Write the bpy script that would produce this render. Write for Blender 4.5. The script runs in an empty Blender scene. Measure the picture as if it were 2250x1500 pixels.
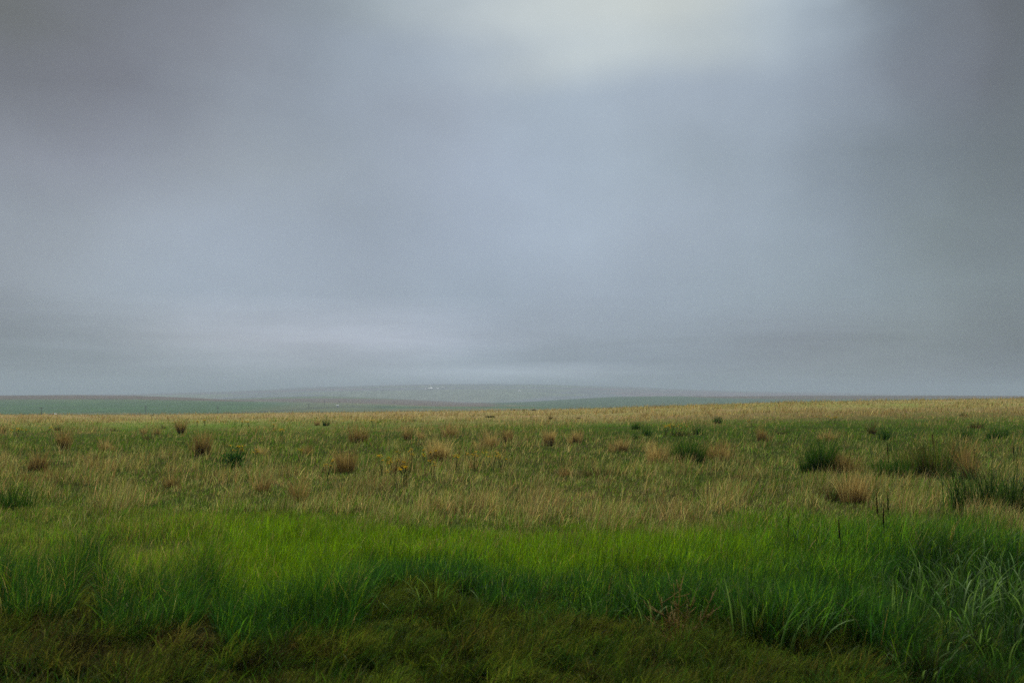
import bpy, math, random
import numpy as np
R = math.radians
F = 2188.0            # 35 mm lens on a 36 mm sensor, in pixels of the 2250 px wide photograph
CAMH = 1.7
HROW = 872.0          # row of the true horizon
PITCH = math.atan((HROW - 750.0) / F)
scene = bpy.context.scene
COL = scene.collection

# ------------------------------------------------------------------ camera
cam_d = bpy.data.cameras.new("camera")
cam_d.lens = 35.0; cam_d.sensor_width = 36.0
cam_d.clip_start = 0.1; cam_d.clip_end = 40000.0
cam_d.dof.use_dof = True; cam_d.dof.focus_distance = 19.0; cam_d.dof.aperture_fstop = 2.8
cam = bpy.data.objects.new("camera", cam_d); COL.objects.link(cam)
cam.location = (0, 0, CAMH); cam.rotation_euler = (R(90) + PITCH, 0, 0)
scene.camera = cam

# ------------------------------------------------------------------ exposure
scene.view_settings.view_transform = 'Standard'
scene.view_settings.look = 'None'
scene.view_settings.exposure = 0.0
scene.view_settings.gamma = 1.0
scene.cycles.max_bounces = 8
scene.cycles.transparent_max_bounces = 4
scene.cycles.volume_bounces = 1
scene.cycles.use_denoising = False

SUN_EL, SUN_AZ = R(42), R(9)       # brightest part of the cloud, ahead and a little right
def s2l(c):
    c = c / 255.0
    return c / 12.92 if c <= 0.04045 else ((c + 0.055) / 1.055) ** 2.4
def lin(r, g, b, k=1.0): return (s2l(r) * k, s2l(g) * k, s2l(b) * k, 1.0)

# ------------------------------------------------------------------ world: storm cloud sky
world = bpy.data.worlds.new("World"); scene.world = world
world.use_nodes = True
nt = world.node_tree; nt.nodes.clear()
def N(t, **kw):
    n = nt.nodes.new(t)
    for k, v in kw.items(): setattr(n, k, v)
    return n
def M(op, a, b=None, c=None, clamp=False):
    n = N('ShaderNodeMath', operation=op); n.use_clamp = clamp
    for i, v in enumerate((a, b, c)):
        if v is None: continue
        if isinstance(v, (int, float)): n.inputs[i].default_value = v
        else: nt.links.new(v, n.inputs[i])
    return n.outputs[0]
tc = N('ShaderNodeTexCoord'); sep = N('ShaderNodeSeparateXYZ')
nt.links.new(tc.outputs['Generated'], sep.inputs[0])
X, Y, Z = sep.outputs
az = M('ARCTAN2', X, Y)
el = M('ARCSINE', Z)
n1 = N('ShaderNodeTexNoise'); n1.inputs['Scale'].default_value = 3.0; n1.inputs['Detail'].default_value = 5.0; n1.inputs['Roughness'].default_value = 0.5
mp = N('ShaderNodeMapping'); mp.inputs['Scale'].default_value = (1, 1, 1.7)
nt.links.new(tc.outputs['Generated'], mp.inputs[0]); nt.links.new(mp.outputs[0], n1.inputs['Vector'])
n2 = N('ShaderNodeTexNoise'); n2.inputs['Scale'].default_value = 7.0; n2.inputs['Detail'].default_value = 6.0; n2.inputs['Roughness'].default_value = 0.52
mp2 = N('ShaderNodeMapping'); mp2.inputs['Scale'].default_value = (1, 1, 1.25); mp2.inputs['Location'].default_value = (3.1, 1.7, 0.4)
nt.links.new(tc.outputs['Generated'], mp2.inputs[0]); nt.links.new(mp2.outputs[0], n2.inputs['Vector'])
ns = N('ShaderNodeSeparateColor'); nt.links.new(n1.outputs['Color'], ns.inputs[0])
azw = M('ADD', az, M('MULTIPLY', M('SUBTRACT', ns.outputs[0], 0.5), 0.22))
elamp = M('MULTIPLY_ADD', M('MAXIMUM', el, 0.0), 0.22, 0.008)
elw = M('ADD', el, M('MULTIPLY', M('SUBTRACT', ns.outputs[1], 0.5), elamp))
fac = M('MULTIPLY_ADD', azw, 1.0 / (2 * R(42)), 0.5, clamp=True)
cols_px = [0, 250, 500, 750, 1000, 1250, 1500, 1700, 1900, 2100, 2250]
SKY = {  # outer columns also hold corner vignetting painted as darker cloud
 -620: [(120,124,126),(128,132,137),(140,146,152),(156,164,170),(176,184,188),(190,196,196),(190,196,196),(172,180,186),(140,148,154),(124,130,138),(116,121,126)],
 -230: [(114,116,114),(124,128,132),(138,143,150),(156,166,173),(190,198,202),(206,212,210),(206,212,210),(184,193,198),(142,151,158),(124,130,137),(114,117,120)],
 0:   [(112,113,110),(124,128,134),(133,138,147),(150,160,168),(180,189,194),(198,205,204),(198,205,204),(175,187,196),(135,145,153),(117,124,132),(106,109,112)],
 100: [(112,114,114),(125,128,136),(137,142,152),(150,160,172),(166,177,189),(188,197,201),(188,197,200),(168,180,190),(131,141,152),(114,119,127),(103,108,113)],
 230: [(119,121,128),(128,131,141),(145,152,163),(154,164,177),(160,170,184),(168,181,195),(165,177,191),(155,167,181),(133,142,154),(112,117,126),(105,112,117)],
 380: [(138,142,152),(147,152,164),(155,163,173),(158,168,180),(163,174,190),(166,179,195),(162,175,188),(148,160,173),(128,139,149),(115,124,131),(109,117,122)],
 520: [(150,157,167),(157,165,176),(160,170,184),(158,169,184),(163,175,192),(167,180,196),(163,175,190),(154,167,180),(142,154,166),(125,136,142),(115,124,130)],
 650: [(150,157,167),(158,167,178),(162,173,187),(160,171,186),(156,169,185),(158,170,186),(157,170,185),(150,163,175),(140,153,163),(133,145,152),(124,135,141)],
 745: [(138,145,155),(147,155,165),(164,170,181),(171,177,191),(163,172,188),(151,162,177),(145,156,170),(139,147,160),(135,144,153),(133,143,150),(127,136,144)],
 790: [(140,149,157),(148,157,167),(160,168,179),(163,171,184),(159,171,186),(145,157,173),(141,152,167),(137,145,157),(135,143,152),(131,139,148),(125,132,143)],
 816: [(143,152,161),(150,159,169),(156,165,176),(158,168,180),(171,183,197),(169,180,194),(150,161,175),(142,151,162),(136,145,153),(130,137,147),(121,127,139)],
 842: [(148,157,166),(152,161,171),(156,165,175),(156,167,178),(158,170,184),(156,167,180),(148,160,172),(140,150,160),(133,140,150),(124,130,142),(114,117,130)],
 872: [(148,158,166),(150,160,169),(152,161,170),(152,163,174),(154,166,178),(150,162,172),(143,154,165),(137,146,155),(130,137,145),(120,124,136),(112,115,126)],
}
prev = None
rows = sorted(SKY, reverse=True)
for i, r in enumerate(rows):
    cr = N('ShaderNodeValToRGB'); ramp = cr.color_ramp; ramp.interpolation = 'CARDINAL'
    stops = []
    for c, px in zip(SKY[r], cols_px):
        a = math.atan((px - 1125) / F)
        ct = 1.7 if 700 < r < 850 else 1.10
        m_ = sum(c) / 3; m2 = 148 + (m_ - 148) * ct + (1 if r < 700 else -3)
        c = [q * m2 / m_ * t_ for q, t_ in zip(c, (0.972, 0.979, 0.982))]
        stops.append(((a / (2 * R(42)) + 0.5), lin(*c)))
    while len(ramp.elements) > 1: ramp.elements.remove(ramp.elements[0])
    ramp.elements[0].position = stops[0][0]; ramp.elements[0].color = stops[0][1]
    for p, c in stops[1:]:
        e = ramp.elements.new(p); e.color = c
    nt.links.new(fac, cr.inputs[0])
    if prev is None: prev = cr.outputs[0]; prow = r; continue
    e0, e1 = math.atan((HROW - prow) / F), math.atan((HROW - r) / F)
    mr = N('ShaderNodeMapRange', interpolation_type='SMOOTHSTEP' if i > 8 else 'LINEAR')
    mr.inputs['From Min'].default_value = e0; mr.inputs['From Max'].default_value = e1
    nt.links.new(elw, mr.inputs['Value'])
    mx = N('ShaderNodeMix', data_type='RGBA')
    nt.links.new(mr.outputs[0], mx.inputs['Factor']); nt.links.new(prev, mx.inputs['A']); nt.links.new(cr.outputs[0], mx.inputs['B'])
    prev = mx.outputs['Result']; prow = r
# unseen sky: overhead brightened, behind camera darkened, to shape light on the grass
def mixc(f, a, col):
    mx = N('ShaderNodeMix', data_type='RGBA'); nt.links.new(f, mx.inputs['Factor']); nt.links.new(a, mx.inputs['A'])
    if hasattr(col, '__len__'): mx.inputs['B'].default_value = col
    else: nt.links.new(col, mx.inputs['B'])
    return mx.outputs['Result']
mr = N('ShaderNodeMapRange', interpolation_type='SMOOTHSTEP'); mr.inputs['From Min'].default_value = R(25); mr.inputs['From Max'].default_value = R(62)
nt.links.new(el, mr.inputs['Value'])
prev = mixc(mr.outputs[0], prev, (4.4, 4.4, 4.35, 1))      # out-of-frame overhead sky brightened to light the grass
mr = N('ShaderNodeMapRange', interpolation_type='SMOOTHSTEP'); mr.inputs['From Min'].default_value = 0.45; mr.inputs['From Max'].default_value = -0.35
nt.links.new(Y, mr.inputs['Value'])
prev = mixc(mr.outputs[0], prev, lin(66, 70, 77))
# soft cloud texture
v = M('MULTIPLY_ADD', M('SUBTRACT', n2.outputs['Fac'], 0.5), 0.28, 1.0)
v2 = M('MULTIPLY_ADD', M('SUBTRACT', ns.outputs[2], 0.5), 0.22, 1.0)
vm = N('ShaderNodeVectorMath', operation='SCALE'); nt.links.new(prev, vm.inputs[0]); 
n3 = N('ShaderNodeTexNoise'); n3.inputs['Scale'].default_value = 5.0; n3.inputs['Detail'].default_value = 5.0; n3.inputs['Roughness'].default_value = 0.55; n3.inputs['Distortion'].default_value = 0.4
mp3 = N('ShaderNodeMapping'); mp3.inputs['Scale'].default_value = (1, 1, 9.0); mp3.inputs['Location'].default_value = (0.7, 2.2, 5.4)
nt.links.new(tc.outputs['Generated'], mp3.inputs[0]); nt.links.new(mp3.outputs[0], n3.inputs['Vector'])
lowm = N('ShaderNodeMapRange', interpolation_type='SMOOTHSTEP'); lowm.inputs['From Min'].default_value = 0.13; lowm.inputs['From Max'].default_value = 0.02
nt.links.new(el, lowm.inputs['Value'])
v3 = M('MULTIPLY_ADD', M('MULTIPLY', M('SUBTRACT', n3.outputs['Fac'], 0.5), lowm.outputs[0]), 0.75, 1.0)      # ragged low cloud
nt.links.new(M('MULTIPLY', v3, M('MULTIPLY', v, v2)), vm.inputs['Scale'])
prev = vm.outputs[0]
mr = N('ShaderNodeMapRange', interpolation_type='SMOOTHSTEP'); mr.inputs['From Min'].default_value = 0.0; mr.inputs['From Max'].default_value = -0.06
nt.links.new(Z, mr.inputs['Value'])
prev = mixc(mr.outputs[0], prev, lin(60, 66, 50))
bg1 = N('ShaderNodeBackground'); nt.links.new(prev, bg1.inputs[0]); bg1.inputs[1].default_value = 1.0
sky = N('ShaderNodeTexSky'); sky.sky_type = 'NISHITA'; sky.sun_disc = False
sky.sun_elevation = SUN_EL; sky.sun_rotation = SUN_AZ
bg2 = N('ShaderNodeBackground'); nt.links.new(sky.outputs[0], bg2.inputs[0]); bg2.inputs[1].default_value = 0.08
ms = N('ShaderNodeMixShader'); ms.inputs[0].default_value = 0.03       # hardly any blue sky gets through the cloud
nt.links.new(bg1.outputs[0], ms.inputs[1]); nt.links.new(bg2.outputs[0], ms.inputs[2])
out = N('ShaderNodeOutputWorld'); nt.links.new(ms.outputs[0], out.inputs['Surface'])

# ------------------------------------------------------------------ sun, veiled
sd = bpy.data.lights.new("sun", 'SUN'); sd.energy = 1.5; sd.angle = R(14); sd.color = (1.0, 0.96, 0.88)
sun = bpy.data.objects.new("sun", sd); COL.objects.link(sun)
from mathutils import Vector
sdir = Vector((math.sin(SUN_AZ) * math.cos(SUN_EL), math.cos(SUN_AZ) * math.cos(SUN_EL), math.sin(SUN_EL)))
sun.rotation_euler = sdir.to_track_quat('Z', 'Y').to_euler(); sun.location = sdir * 50

# ------------------------------------------------------------------ numpy helpers
rng = np.random.default_rng(11)
def _h(ix, iy, s):
    n = (ix * 374761393 + iy * 668265263 + s * 1442695041) & 0xffffffff
    n = ((n ^ (n >> 13)) * 1274126177) & 0xffffffff
    return ((n ^ (n >> 16)) & 0xffffff) / float(0xffffff)
def vn(x, y, s=0):
    x = np.asarray(x, float); y = np.asarray(y, float)
    ix = np.floor(x).astype(np.int64); iy = np.floor(y).astype(np.int64)
    fx = x - ix; fy = y - iy; fx = fx * fx * (3 - 2 * fx); fy = fy * fy * (3 - 2 * fy)
    a = _h(ix, iy, s); b = _h(ix + 1, iy, s); c = _h(ix, iy + 1, s); d = _h(ix + 1, iy + 1, s)
    return (a * (1 - fx) + b * fx) * (1 - fy) + (c * (1 - fx) + d * fx) * fy
def fbm(x, y, s=0, o=4):
    t = 0; a = 1; w = 0
    for k in range(o):
        t = t + a * vn(x * 2 ** k + 17.3 * k, y * 2 ** k - 9.1 * k, s + k); w += a; a *= 0.5
    return t / w
def ss(a, b, x):
    t = np.clip((x - a) / (b - a), 0, 1); return t * t * (3 - 2 * t)
def prof(px, pts): return np.interp(px, [p[0] for p in pts], [p[1] for p in pts])
def zrow(row, Yv): return CAMH + (HROW - row) / F * Yv

# ------------------------------------------------------------------ the lie of the land
CREST = [(-800,914),(0,915),(300,916),(600,911),(1000,906),(1200,903),(1350,898),(1500,892),(1700,885),(1900,881),(2100,878),(2250,876),(3000,872)]
RIDGE_L = [(-800,869),(0,868.5),(150,867.5),(300,869),(420,873.5),(500,877.5),(600,884),(700,893),(760,905)]
RIDGE_M = [(200,905),(350,884),(450,879),(550,874),(650,871),(720,870),(850,874.5),(950,880),(1050,886),(1150,895),(1250,905)]
RIDGE_R = [(850,905),(950,890),(1050,886),(1150,883),(1250,877),(1350,871.5),(1450,870.3),(1600,870.3),(1760,868.8),(1950,868.7),(2100,868.8),(2250,869.5),(3000,869)]
def terrain(x, Yv):
    x = np.asarray(x, float); Yv = np.asarray(Yv, float)
    Yc = np.maximum(Yv, 12.0)
    px = 1125 + F * x / Yc
    zc = zrow(prof(px, CREST), 150.0)
    z = zc * ss(10, 150, Yv)
    far = ss(155, 460, Yv)
    wob = 0.8 * (fbm(x / 160 + 5, Yv / 260, 91) - 0.5)
    base = np.interp(Yv, [450, 900, 1400, 2300, 3000], [-12.5, -12.2, -12.4, -13.5, -16.0]) + wob * 3
    z = z * (1 - far) + base * far
    def ridge(pts, Y0, front, back):
        top = zrow(prof(px, pts), Y0)
        t = np.where(Yv < Y0, ss(Y0 - front, Y0, Yv) , 1 - ss(Y0, Y0 + back, Yv))
        # straight-ish slope rather than a pure smoothstep
        t2 = np.where(Yv < Y0, np.clip((Yv - Y0 + front) / front, 0, 1), 1 - np.clip((Yv - Y0) / back, 0, 1))
        t = 0.5 * t + 0.5 * t2
        return np.where(top > base, base + (top - base) * t, -1e3)
    zr = np.maximum.reduce([ridge(RIDGE_L, 1900, 900, 900), ridge(RIDGE_M, 2900, 1500, 900), ridge(RIDGE_R, 2200, 1000, 900)])
    z = np.where(Yv > 700, np.maximum(z, zr), z)
    # the far slope under the cloud
    k = prof(px, [(-300, 0.1), (300, 0.3), (500, 0.5), (680, 0.82), (850, 0.95), (1000, 1.0), (1200, 0.97), (1400, 0.8), (1600, 0.55), (2000, 0.25), (2500, 0.1)])
    frow = np.interp(Yv, [2900, 3150, 3400, 3700, 4000, 4500, 5200, 7500], [903, 888, 866, 856, 852, 847, 844, 850])
    zf = zrow(HROW + 3 + (frow - HROW - 3) * np.where(frow > HROW, 1, k), Yv) + (fbm(x / 900, Yv / 1200, 33) - 0.5) * 10 * ss(3200, 5000, Yv)
    z = np.where(Yv > 2900, np.maximum(z, zf), z)
    # small relief near by
    z = z + (fbm(x / 5.0, Yv / 5.0, 3) - 0.5) * 0.10 * ss(4, 14, Yv) * (1 - ss(300, 500, Yv)) \
          + (fbm(x / 22.0, Yv / 22.0, 4, 3) - 0.5) * 0.5 * ss(25, 60, Yv) * (1 - ss(110, 150, Yv))
    # edge of the verge: ground dips a little in front of the tall green grass
    z = z - 0.05 * (1 - ss(5.5, 7.5, Yv))
    return z
def row_of(x, Yv, z): return HROW + (CAMH - z) * F / Yv
YS = np.concatenate([np.linspace(3, 40, 800), np.geomspace(40, 9000, 5000)[1:]])
def ground_at(px, row, ymin=3.0, ymax=9000.0):
    """the spot of ground seen at that place of the photograph"""
    x = (px - 1125) / F * YS
    z = terrain(x, YS); zr = zrow(row, YS)
    ok = (z >= zr) & (YS >= ymin) & (YS <= ymax)
    i = int(np.argmax(ok)) if ok.any() else int(np.searchsorted(YS, ymax)) - 1
    return float(x[i]), float(YS[i]), float(z[i])

# ------------------------------------------------------------------ materials
def new_mat(name):
    m = bpy.data.materials.new(name); m.use_nodes = True
    m.node_tree.nodes.clear(); return m
def grass_mat(name, rough=0.5, trans=0.35, spec=0.35, tint=(1, 1, 1)):
    m = new_mat(name); t = m.node_tree; n = t.nodes; L = t.links
    at = n.new('ShaderNodeAttribute'); at.attribute_name = 'col'
    no = n.new('ShaderNodeTexNoise'); no.inputs['Scale'].default_value = 2.3; no.inputs['Detail'].default_value = 3
    geo = n.new('ShaderNodeNewGeometry'); L.new(geo.outputs['Position'], no.inputs['Vector'])
    mr = n.new('ShaderNodeMapRange'); mr.inputs['To Min'].default_value = 0.8; mr.inputs['To Max'].default_value = 1.2
    mr.inputs['From Min'].default_value = 0.3; mr.inputs['From Max'].default_value = 0.7
    L.new(no.outputs['Fac'], mr.inputs['Value'])
    sc = n.new('ShaderNodeVectorMath'); sc.operation = 'SCALE'; L.new(at.outputs['Color'], sc.inputs[0]); L.new(mr.outputs[0], sc.inputs['Scale'])
    p = n.new('ShaderNodeBsdfPrincipled'); p.inputs['Roughness'].default_value = rough; p.inputs['Specular IOR Level'].default_value = spec
    L.new(sc.outputs[0], p.inputs['Base Color'])
    tr = n.new('ShaderNodeBsdfTranslucent')
    tt = n.new('ShaderNodeVectorMath'); tt.operation = 'MULTIPLY'; tt.inputs[1].default_value = (1.18, 1.22, 0.75); L.new(sc.outputs[0], tt.inputs[0]); L.new(tt.outputs[0], tr.inputs['Color'])
    mx = n.new('ShaderNodeMixShader'); mx.inputs[0].default_value = trans
    L.new(p.outputs[0], mx.inputs[1]); L.new(tr.outputs[0], mx.inputs[2])
    o = n.new('ShaderNodeOutputMaterial'); L.new(mx.outputs[0], o.inputs['Surface'])
    return m
def plain_mat(name, col, rough=0.6, metal=0.0, var=0.25, scale=6.0):
    m = new_mat(name); t = m.node_tree; n = t.nodes; L = t.links
    no = n.new('ShaderNodeTexNoise'); no.inputs['Scale'].default_value = scale; no.inputs['Detail'].default_value = 4
    co = n.new('ShaderNodeTexCoord'); L.new(co.outputs['Object'], no.inputs['Vector'])
    cr = n.new('ShaderNodeValToRGB'); a, b = cr.color_ramp.elements
    a.position = 0.3; b.position = 0.7
    a.color = tuple(c * (1 - var) for c in col[:3]) + (1,); b.color = tuple(min(1, c * (1 + var)) for c in col[:3]) + (1,)
    L.new(no.outputs['Fac'], cr.inputs[0])
    p = n.new('ShaderNodeBsdfPrincipled'); p.inputs['Roughness'].default_value = rough; p.inputs['Metallic'].default_value = metal
    L.new(cr.outputs[0], p.inputs['Base Color'])
    o = n.new('ShaderNodeOutputMaterial'); L.new(p.outputs[0], o.inputs['Surface'])
    return m
MAT_GRASS = grass_mat('grass_blades', 0.65, 0.45, 0.08)
MAT_DRY = grass_mat('dry_grass_blades', 0.9, 0.45, 0.02)
MAT_LUSH = grass_mat('lush_grass_blades', 0.5, 0.48, 0.12)
MAT_BROAD = grass_mat('broad_glossy_leaves', 0.5, 0.4, 0.07)

# ------------------------------------------------------------------ mesh makers
def raw_mesh(name, V, T, C=None, smooth=False):
    me = bpy.data.meshes.new(name)
    me.vertices.add(len(V)); me.vertices.foreach_set('co', V.astype(np.float32).ravel())
    nf, k = T.shape
    me.loops.add(nf * k); me.loops.foreach_set('vertex_index', T.astype(np.int32).ravel())
    me.polygons.add(nf); me.polygons.foreach_set('loop_start', np.arange(0, nf * k, k, dtype=np.int32))
    if smooth: me.polygons.foreach_set('use_smooth', np.ones(nf, bool))
    if C is not None:
        a = me.attributes.new('col', 'FLOAT_COLOR', 'POINT')
        C4 = np.ones((len(V), 4), np.float32); C4[:, :3] = C; a.data.foreach_set('color', C4.ravel())
    me.update(calc_edges=True); me.validate(verbose=False)
    return me
def link(name, me, mat, parent=None, **props):
    o = bpy.data.objects.new(name, me); COL.objects.link(o)
    if mat: me.materials.append(mat)
    if parent: o.parent = parent
    for k, v in props.items(): o[k] = v
    return o
def empty(name, loc, rz=0.0, **props):
    o = bpy.data.objects.new(name, None); COL.objects.link(o); o.location = loc; o.rotation_euler = (0, 0, rz); o.empty_display_size = 0.2
    for k, v in props.items(): o[k] = v
    return o
def blades(P, L, W, psi, th0, th1, C, seg=3, tipc=None, face=None, g=None, wmid=False, fold=0.0):
    """ribbons growing from P: length L, width W, leaning towards psi; angle from the vertical th0 at the foot, th0+th1 at the tip"""
    g = g or rng
    n = len(P); b = lambda v: np.broadcast_to(np.asarray(v, float), (n,))
    L, W, psi, th0, th1 = map(b, (L, W, psi, th0, th1))
    dirx, diry = np.cos(psi), np.sin(psi)
    if face is None: fa = g.uniform(0, np.pi, n)
    else: fa = psi + np.pi / 2 + g.normal(0, face, n)
    wx, wy = np.cos(fa), np.sin(fa)
    V = np.zeros((n, 2 * seg + 1, 3)); cx = np.zeros(n); cz = np.zeros(n)
    CC = np.zeros((n, 2 * seg + 1, 3)); C = np.broadcast_to(C, (n, 3)); tipc = C if tipc is None else np.broadcast_to(tipc, (n, 3))
    for k in range(seg + 1):
        t = k / seg
        if k:
            a = th0 + th1 * ((k - 0.5) / seg) ** 1.3
            cx = cx + np.sin(a) * L / seg; cz = cz + np.cos(a) * L / seg
        w = W * 0.5 * ((min(1, 0.55 + 1.5 * t) * (1 - t ** 2.2)) if wmid else (1 - 0.75 * t ** 1.6))
        c = np.stack([P[:, 0] + dirx * cx, P[:, 1] + diry * cx, P[:, 2] + cz], 1)
        cc = C * (1 - t) + tipc * t
        if k < seg:
            off = np.stack([wx * w, wy * w, np.zeros(n)], 1)
            V[:, 2 * k] = c - off; V[:, 2 * k + 1] = c + off; CC[:, 2 * k] = cc; CC[:, 2 * k + 1] = cc
        else:
            V[:, 2 * k] = c; CC[:, 2 * k] = cc
    tri = []
    for k in range(seg - 1): a = 2 * k; tri += [(a, a + 1, a + 3), (a, a + 3, a + 2)]
    a = 2 * (seg - 1); tri.append((a, a + 1, a + 2))
    tri = np.array(tri); m = 2 * seg + 1
    T = (tri[None] + (np.arange(n) * m)[:, None, None]).reshape(-1, 3)
    return V.reshape(-1, 3), T, CC.reshape(-1, 3)
class Acc:
    def __init__(s): s.V = []; s.T = []; s.C = []; s.n = 0
    def add(s, V, T, C): s.V.append(V); s.T.append(T + s.n); s.C.append(C); s.n += len(V)
    def mesh(s, name): return raw_mesh(name, np.concatenate(s.V), np.concatenate(s.T), np.concatenate(s.C))
def tube(pts, rad, col, sides=5):
    pts = np.asarray(pts, float); n = len(pts); rad = np.broadcast_to(rad, (n,))
    V = []; up = np.array([0.31, 0.17, 0.93])
    for i in range(n):
        d = pts[min(i + 1, n - 1)] - pts[max(i - 1, 0)]; d /= np.linalg.norm(d) + 1e-9
        a = np.cross(d, up if abs(d @ up) < .95 else np.array([1., 0, 0])); a /= np.linalg.norm(a); b = np.cross(d, a)
        for k in range(sides):
            q = 2 * np.pi * k / sides; V.append(pts[i] + rad[i] * (np.cos(q) * a + np.sin(q) * b))
    V.append(pts[0]); V.append(pts[-1]); T = []
    for i in range(n - 1):
        for k in range(sides):
            a = i * sides + k; b = i * sides + (k + 1) % sides; c = a + sides; d = b + sides
            T += [(a, b, d), (a, d, c)]
    for k in range(sides):
        T.append((n * sides, (k + 1) % sides, k)); o = (n - 1) * sides; T.append((n * sides + 1, o + k, o + (k + 1) % sides))
    V = np.array(V); return V, np.array(T), np.broadcast_to(np.array(col, float), (len(V), 3)).copy()
def box(x0, x1, y0, y1, z0, z1, col=(1, 1, 1)):
    V = np.array([(x, y, z) for x in (x0, x1) for y in (y0, y1) for z in (z0, z1)], float)
    Q = [(0,1,3,2),(4,6,7,5),(0,4,5,1),(2,3,7,6),(0,2,6,4),(1,5,7,3)]
    T = np.array([t for q in Q for t in ((q[0], q[1], q[2]), (q[0], q[2], q[3]))])
    return V, T, np.broadcast_to(np.array(col, float), (8, 3)).copy()

# ------------------------------------------------------------------ colours of the vegetation (albedo)
def c3(*v): return np.array(v, float)
STRAW = c3(0.47, 0.36, 0.18); TAN = c3(0.36, 0.255, 0.125); RUST = c3(0.26, 0.165, 0.07); BROWN = c3(0.11, 0.075, 0.035)
SAGE = c3(0.29, 0.30, 0.13); OLIVE = c3(0.19, 0.20, 0.045); GREEN = c3(0.082, 0.172, 0.012); LIME = c3(0.15, 0.25, 0.003); DEEP = c3(0.020, 0.070, 0.011)
PXG = [-300, 0, 450, 900, 1350, 1800, 2250, 2600]
GREENROWS = [  # how much of the sward is green, by the row of its foot
 (868, [.05]*8), (890, [.1,.1,.1,.1,.15,.45,.35,.3]), (905, [.1,.1,.12,.1,.3,.15,.15,.2]), (918, [.15,.15,.25,.25,.15,.3,.8,.8]),
 (935, [.6,.55,.85,.7,.85,.9,1,1]), (957, [.72,.72,.9,.72,.95,1,1,1]), (985, [.75,.75,.88,.7,.75,.85,1,.9]), (1020, [.62,.62,.72,.62,.72,.7,.75,.7]),
 (1060, [.62,.62,.6,.55,.6,.58,.6,.6]), (1110, [.8,.8,.8,.7,.55,.5,.55,.6]), (1150, [.9,.9,.95,.9,.7,.6,.7,.7]), (1190, [.8,.8,.9,.9,.85,.85,.95,.95]), (1500, [.9]*8)]
def greenness(px, row):
    rr = np.array([g[0] for g in GREENROWS], float); vals = np.array([np.interp(px, PXG, g[1]) for g in GREENROWS])
    row = np.clip(row, rr[0], rr[-1]); i = np.clip(np.searchsorted(rr, row) - 1, 0, len(rr) - 2)
    t = (row - rr[i]) / (rr[i + 1] - rr[i]); j = np.arange(len(px))
    return vals[i, j] * (1 - t) + vals[i + 1, j] * t

# ------------------------------------------------------------------ the ground sheet and the hills
def sheet(name, ys, kind_col, mat, smooth=True, **props):
    u = np.concatenate([np.linspace(-2.2, -0.62, 40)[:-1], np.linspace(-0.62, 0.62, 560), np.linspace(0.62, 2.2, 40)[1:]])
    YY, UU = np.meshgrid(ys, u, indexing='ij')
    off = np.where(YY < 60, 60 * (1 - ss(0, 60, YY)), 0)
    XX = UU * (YY + off)
    ZZ = terrain(XX, np.maximum(YY, 3.0))
    V = np.stack([XX, YY, ZZ], 2).reshape(-1, 3)
    C = kind_col(XX.ravel(), YY.ravel(), ZZ.ravel())
    r, c = len(ys), len(u)
    i = (np.arange(r - 1)[:, None] * c + np.arange(c - 1)[None]).ravel()
    Q = np.stack([i, i + 1, i + c + 1, i + c], 1)
    return link(name, raw_mesh(name, V, Q, C, smooth), mat, kind='structure', **props)
def ground_col(x, y, z):
    yc = np.maximum(y, 4); px = 1125 + F * x / yc; row = row_of(x, yc, z)
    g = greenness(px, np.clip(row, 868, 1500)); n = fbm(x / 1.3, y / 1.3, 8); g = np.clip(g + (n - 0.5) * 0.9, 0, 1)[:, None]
    near = (BROWN * 0.4) * (1 - g) + (DEEP * 0.35 + BROWN * 0.12) * g  # near soil coloured dark so gaps between blades look shaded
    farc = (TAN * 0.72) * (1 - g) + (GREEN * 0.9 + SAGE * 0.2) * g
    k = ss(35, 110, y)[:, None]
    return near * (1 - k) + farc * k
def mat_ground():
    m = new_mat('soil_and_thatch'); t = m.node_tree; n = t.nodes; L = t.links
    at = n.new('ShaderNodeAttribute'); at.attribute_name = 'col'
    no = n.new('ShaderNodeTexNoise'); no.inputs['Scale'].default_value = 9; no.inputs['Detail'].default_value = 6
    geo = n.new('ShaderNodeNewGeometry'); L.new(geo.outputs['Position'], no.inputs['Vector'])
    mr = n.new('ShaderNodeMapRange'); mr.inputs['From Min'].default_value = 0.3; mr.inputs['From Max'].default_value = 0.7; mr.inputs['To Min'].default_value = 0.6; mr.inputs['To Max'].default_value = 1.4
    L.new(no.outputs['Fac'], mr.inputs['Value'])
    sc = n.new('ShaderNodeVectorMath'); sc.operation = 'SCALE'; L.new(at.outputs['Color'], sc.inputs[0]); L.new(mr.outputs[0], sc.inputs['Scale'])
    p = n.new('ShaderNodeBsdfPrincipled'); p.inputs['Roughness'].default_value = 1.0; p.inputs['Specular IOR Level'].default_value = 0.0
    L.new(sc.outputs[0], p.inputs['Base Color'])
    o = n.new('ShaderNodeOutputMaterial'); L.new(p.outputs[0], o.inputs['Surface']); return m
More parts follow.
